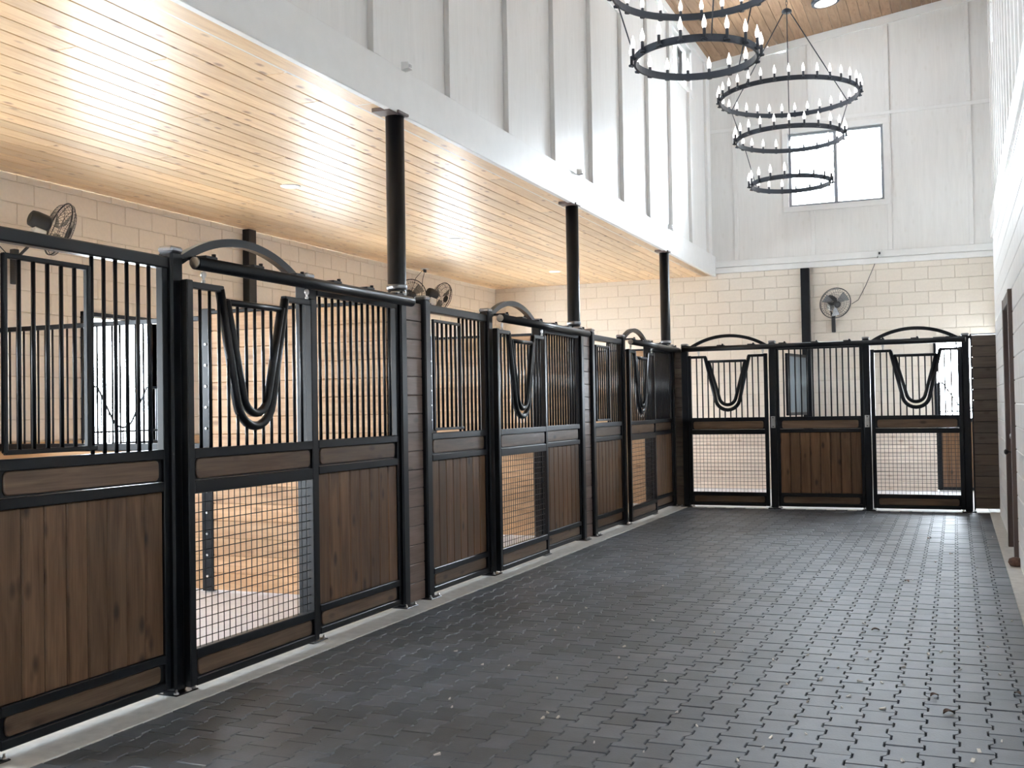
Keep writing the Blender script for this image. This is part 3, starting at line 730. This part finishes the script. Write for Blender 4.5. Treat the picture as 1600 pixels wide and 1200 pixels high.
for k, y in enumerate(DIV[1:]):
    t = thing('spot_bracket', 'small white wedge-shaped fitting on the white fascia above the '+['nearest', 'middle', 'farthest'][k]+' round column', 'fitting', (XF+.052, y+.03, 4.0), 0, 'white fittings on the fascia')
    part('body', MB().poly([(0, -.01), (.06, .0), (.06, .045), (0, .05)], -.035, .035, 'xz'), TRIMM, t); part('lens', MB().box(.058, .064, -.015, .015, .010, .030), SILV, t)

# ================================================================== fans
def fan(loc, aim, label, plate, R_=.25, cord=None):
    """wall fan: aim = direction the fan blows; plate = wall bracket point (world), cords as world paths"""
    t = thing('wall_fan', label, 'fan', loc, 0, 'oscillating wall fans')
    d = Vector(aim).normalized(); rot = d.to_track_quat('Y', 'Z').to_matrix()
    def xf(m_): m_.v = [tuple(rot @ Vector(p)) for p in m_.v]; return m_
    g = MB(); K = 40
    for rr, yy, th in ((R_, 0, .007), (R_*.98, .03, .003), (R_*.85, -.052, .0025), (R_*.80, .065, .0025), (R_*.45, .088, .002), (R_*.5, -.08, .002)):
        g.tube([(rr*math.cos(2*PI*i/K), yy, rr*math.sin(2*PI*i/K)) for i in range(K)], th, 5, closed=True, up=(0, 1, 0))
    for i in range(36):
        q = 2*PI*i/36; c, s_ = math.cos(q), math.sin(q)
        g.tube([(.05*c, .095, .05*s_), (R_*.45*c, .088, R_*.45*s_), (R_*.8*c, .065, R_*.8*s_), (R_*.99*c, .02, R_*.99*s_)], .0016, 4, caps=False)
        g.tube([(.06*c, -.09, .06*s_), (R_*.5*c, -.08, R_*.5*s_), (R_*.85*c, -.052, R_*.85*s_), (R_*.99*c, -.005, R_*.99*s_)], .0016, 4, caps=False)
    part('wire_guard', xf(g), FANB, t)
    for i in range(3):
        m_ = MB(); q0 = 2*PI*i/3+.4
        for a_, y_ in ((-.35, -.02), (.35, .025)):
            for rr in (.05, R_*.88): m_.v.append((rr*math.cos(q0+a_), y_, rr*math.sin(q0+a_)))
        n0 = len(m_.v); m_.v += [(p[0], p[1]+.004, p[2]) for p in m_.v]
        m_.f = [[0, 1, 3, 2], [6, 7, 5, 4], [0, 2, 6, 4], [1, 5, 7, 3], [0, 4, 5, 1], [2, 3, 7, 6]]; m_.sm = [0]*6
        part('blade', xf(m_), BLADE, t)
    part('badge', xf(MB().lathe([(.055, .088), (.055, .1), (.03, .106)], 20, axis='y')), FANB, t)
    part('motor', xf(MB().lathe([(.05, -.27), (.07, -.26), (.078, -.22), (.078, -.12), (.06, -.085)], 20, axis='y')), FANB, t, label='black motor housing')
    part('switch_box', xf(MB().box(-.05, .05, -.22, -.10, -.16, -.07, .012)), FANW, t, label='white switch box')
    pl = Vector(plate)-Vector(loc); jn = rot @ Vector((0, -.18, -.13))
    e = (pl-jn); ax = Vector((1, 0, 0)) if abs(e.x) > abs(e.y) else Vector((0, 1, 0))
    part('arm', MB().tube([tuple(jn), tuple(jn+Vector((0, 0, -.05))), tuple(pl+Vector((0, 0, .06)))], .014, 8), FANB, t)
    part('wall_bracket', MB().box(pl.x-.03, pl.x+.03, pl.y-.03, pl.y+.03, pl.z-.16, pl.z+.16, .006), FANB, t)
    if cord: part('cord', MB().tube([tuple(Vector(p)-Vector(loc)) for p in cord], .005, 6), FANW if cord[0][2] > 3.8 else FANB, t)
fan((-3.76, 7.44, 3.13), (.42, 1, -.34), 'black oscillating wall fan above the nearest side stall', (-4.17, 7.32, 2.80), .25, [(-4.1, 6.9, 3.66), (-4.12, 6.95, 3.3), (-4.16, 7.1, 3.0), (-4.16, 7.3, 2.85)])
fan((-3.85, 14.45, 3.17), (.7, -.7, -.15), 'dark wall fan of the far pair, facing the aisle, seen behind the column', (-4.17, 14.80, 2.78), .24, [(-4.0, 15.2, 3.67), (-4.05, 15.0, 3.5), (-4.1, 14.95, 3.3), (-4.15, 15.05, 3.05)])
fan((-3.80, 15.38, 3.22), (.50, 1, -.30), 'dark wall fan of the far pair, turned towards the back wall', (-4.17, 15.0, 2.78), .24, [(-4.0, 15.24, 3.67), (-4.06, 15.25, 3.5), (-4.12, 15.3, 3.1)])
fan((1.96, YB-.30, 3.06), (.50, -1, -.42), 'grey wire wall fan on the cream back wall beside the column', (1.90, YB-.03, 2.76), .255, [(2.2, YB-.1, 3.05), (2.3, YB-.02, 3.12), (2.42, YB-.015, 3.35), (2.58, YB-.012, 3.72), (2.64, YB-.03, 3.86)])
t = thing('wall_outlet', 'small white outlet box on the white belt trim above the fan', 'outlet', (2.65, YB-.03, 3.87)); part('box', MB().box(-.035, .035, -.03, .0, -.055, .055, .004), TRIMM, t); part('plug', MB().box(-.015, .015, -.055, -.03, -.03, .01, .004), FANB, t)
t = thing('ceiling_outlet', 'small white outlet hanging under the plank ceiling above the far fans', 'outlet', (-4.0, 15.22, ZS)); part('plate', MB().box(-.05, .05, -.06, .06, -.012, 0, .003), TRIMM, t)
for q in (-.025, .025): part('plug', MB().box(-.012, .012, q-.012, q+.012, -.06, -.012, .003), FANB, t)

# ================================================================== small litter on the floor
LEAFM = plain('dry_leaf_brown', (.13, .075, .05), .7, noise=.3, nscale=40)
CHIP = plain('pale_wood_shaving', (.75, .72, .68), .6, noise=.1)
STN_ = plain('brown_clod', (.16, .085, .06), .85, noise=.35, nscale=30, bump=.6)
def unz(u, v, z=0):
    d = CF*F_PX+CR*(u-800)+CU*(600-v); t_ = (z-CAMP.z)/d.z; return CAMP+d*t_
m_ = MB().lathe([(.01, .0), (.045, .008), (.06, .035), (.05, .065), (.02, .08)], 9); m_.v = [(a*(1+.25*math.sin(7*b+3*c)), b*(1+.2*math.cos(5*a*30)), c) for a, b, c in m_.v]
o = part('clod', m_, STN_, None, (4.185, 10.15, .004)); o['label'] = 'brown clod of dried mud lying on the kerb below the side door'; o['category'] = 'clod'
def leaf_mesh(s):
    m_ = MB(); n = 7
    for i in range(n+1):
        f_ = i/n; w_ = s*.42*math.sin(PI*f_)**.8+.001; h = .004+.012*math.sin(PI*f_)
        m_.v += [(-w_, s*(f_-.5)*1.3, h+.006), (0, s*(f_-.5)*1.3, h-.003), (w_, s*(f_-.5)*1.3, h+.006)]
    for i in range(n):
        for k in range(2): m_.f.append([i*3+k, i*3+k+1, i*3+k+4, i*3+k+3]); m_.sm.append(1)
    n0 = len(m_.v); m_.v += [(a, b, c-.0015) for a, b, c in m_.v]; m_.f += [[n0+k for k in f][::-1] for f in m_.f]; m_.sm += m_.sm
    return m_
lm = leaf_mesh(.05).mesh('leaf', LEAFM)
LV = [(1486, 866, 'dark crumpled leaf on the pavers straight before the right mesh door'),
      (1452, 842, 'thin dark leaf on the pavers closest to the end stall'),
      (1417, 909, 'small dark leaf on the pavers in the middle of the aisle, farther one'),
      (1462, 879, 'flat brown leaf on the pavers just nearer than the dark crumpled leaf'),
      (1460, 1088, 'brown curled leaf on the pavers in the near right part of the aisle'),
      (1590, 1085, 'small dark leaf at the right edge of the picture on the pavers'),
      (1482, 1115, 'small grey-brown leaf on the pavers, the one closest to the camera'),
      (1368, 985, 'tiny dark leaf alone on the pavers near the aisle centre')]
for u, v, lb in LV:
    p = unz(u, v, .001); o = link('dry_leaf', lm, None, (p.x, p.y, .001), label=lb, category='leaf', group='dry leaves scattered over the pavers'); o.rotation_euler = (0, 0, random.uniform(0, 6.3)); s_ = random.uniform(.6, 1.0); o.scale = (s_, s_, s_)
mb = MB()
chips = [(1299, 937), (1350, 975), (1359, 1018), (1354, 1031), (1208, 1032), (1282, 1063), (1283, 1061), (1326, 1089), (1344, 1065), (1378, 1068), (1451, 1023), (1470, 1019), (1411, 1043), (1379, 1108), (1204, 1154), (1040, 1065), (975, 1011), (1020, 970), (1410, 1190), (1520, 1190), (1530, 1175), (872, 1122), (848, 1123), (712, 1018), (683, 1180)]
chips += [(random.uniform(700, 1590), random.uniform(830, 1200)) for _ in range(60)]
for i, (u, v) in enumerate(chips):
    p = unz(u, v, 0)
    if not (PX0 < p.x < PX1 and 3 < p.y < YK-.1): continue
    s_ = random.uniform(.004, .008) if i > 24 else random.uniform(.009, .015); q = random.uniform(0, PI); k = MB().box(-s_, s_, -s_*.45, s_*.45, .0005, .004)
    n0 = len(mb.v); mb.v += [(p.x+a*math.cos(q)-b*math.sin(q), p.y+a*math.sin(q)+b*math.cos(q), c+(.006 if a > 0 and c > .001 else 0)) for a, b, c in k.v]; mb.f += [[n0+j for j in f] for f in k.f]; mb.sm += k.sm
o = part('wood_shavings', mb, CHIP, None); o['kind'] = 'stuff'; o['label'] = 'pale wood shavings scattered over the grey pavers'; o['category'] = 'shavings'

# ================================================================== sky portals in the openings
for a, b in OPN: portal((XL-.15, (a+b)/2, 1.8), b-a, 1.3, (1, 0, 0))
portal(((BO[0]+BO[1])/2, YB+.15, 1.8), BO[1]-BO[0], 1.3, (0, -1, 0))
portal(((WX0+WX1)/2, YB+.15, (WZ0+WZ1)/2), WX1-WX0, WZ1-WZ0, (0, -1, 0))
for h in FW: portal((XF-.15, (h[0]+h[1])/2, (h[2]+h[3])/2), h[1]-h[0], h[3]-h[2], (1, 0, 0))
for h in RW: portal((XR2+.15, (h[0]+h[1])/2, (h[2]+h[3])/2), h[1]-h[0], h[3]-h[2], (-1, 0, 0))
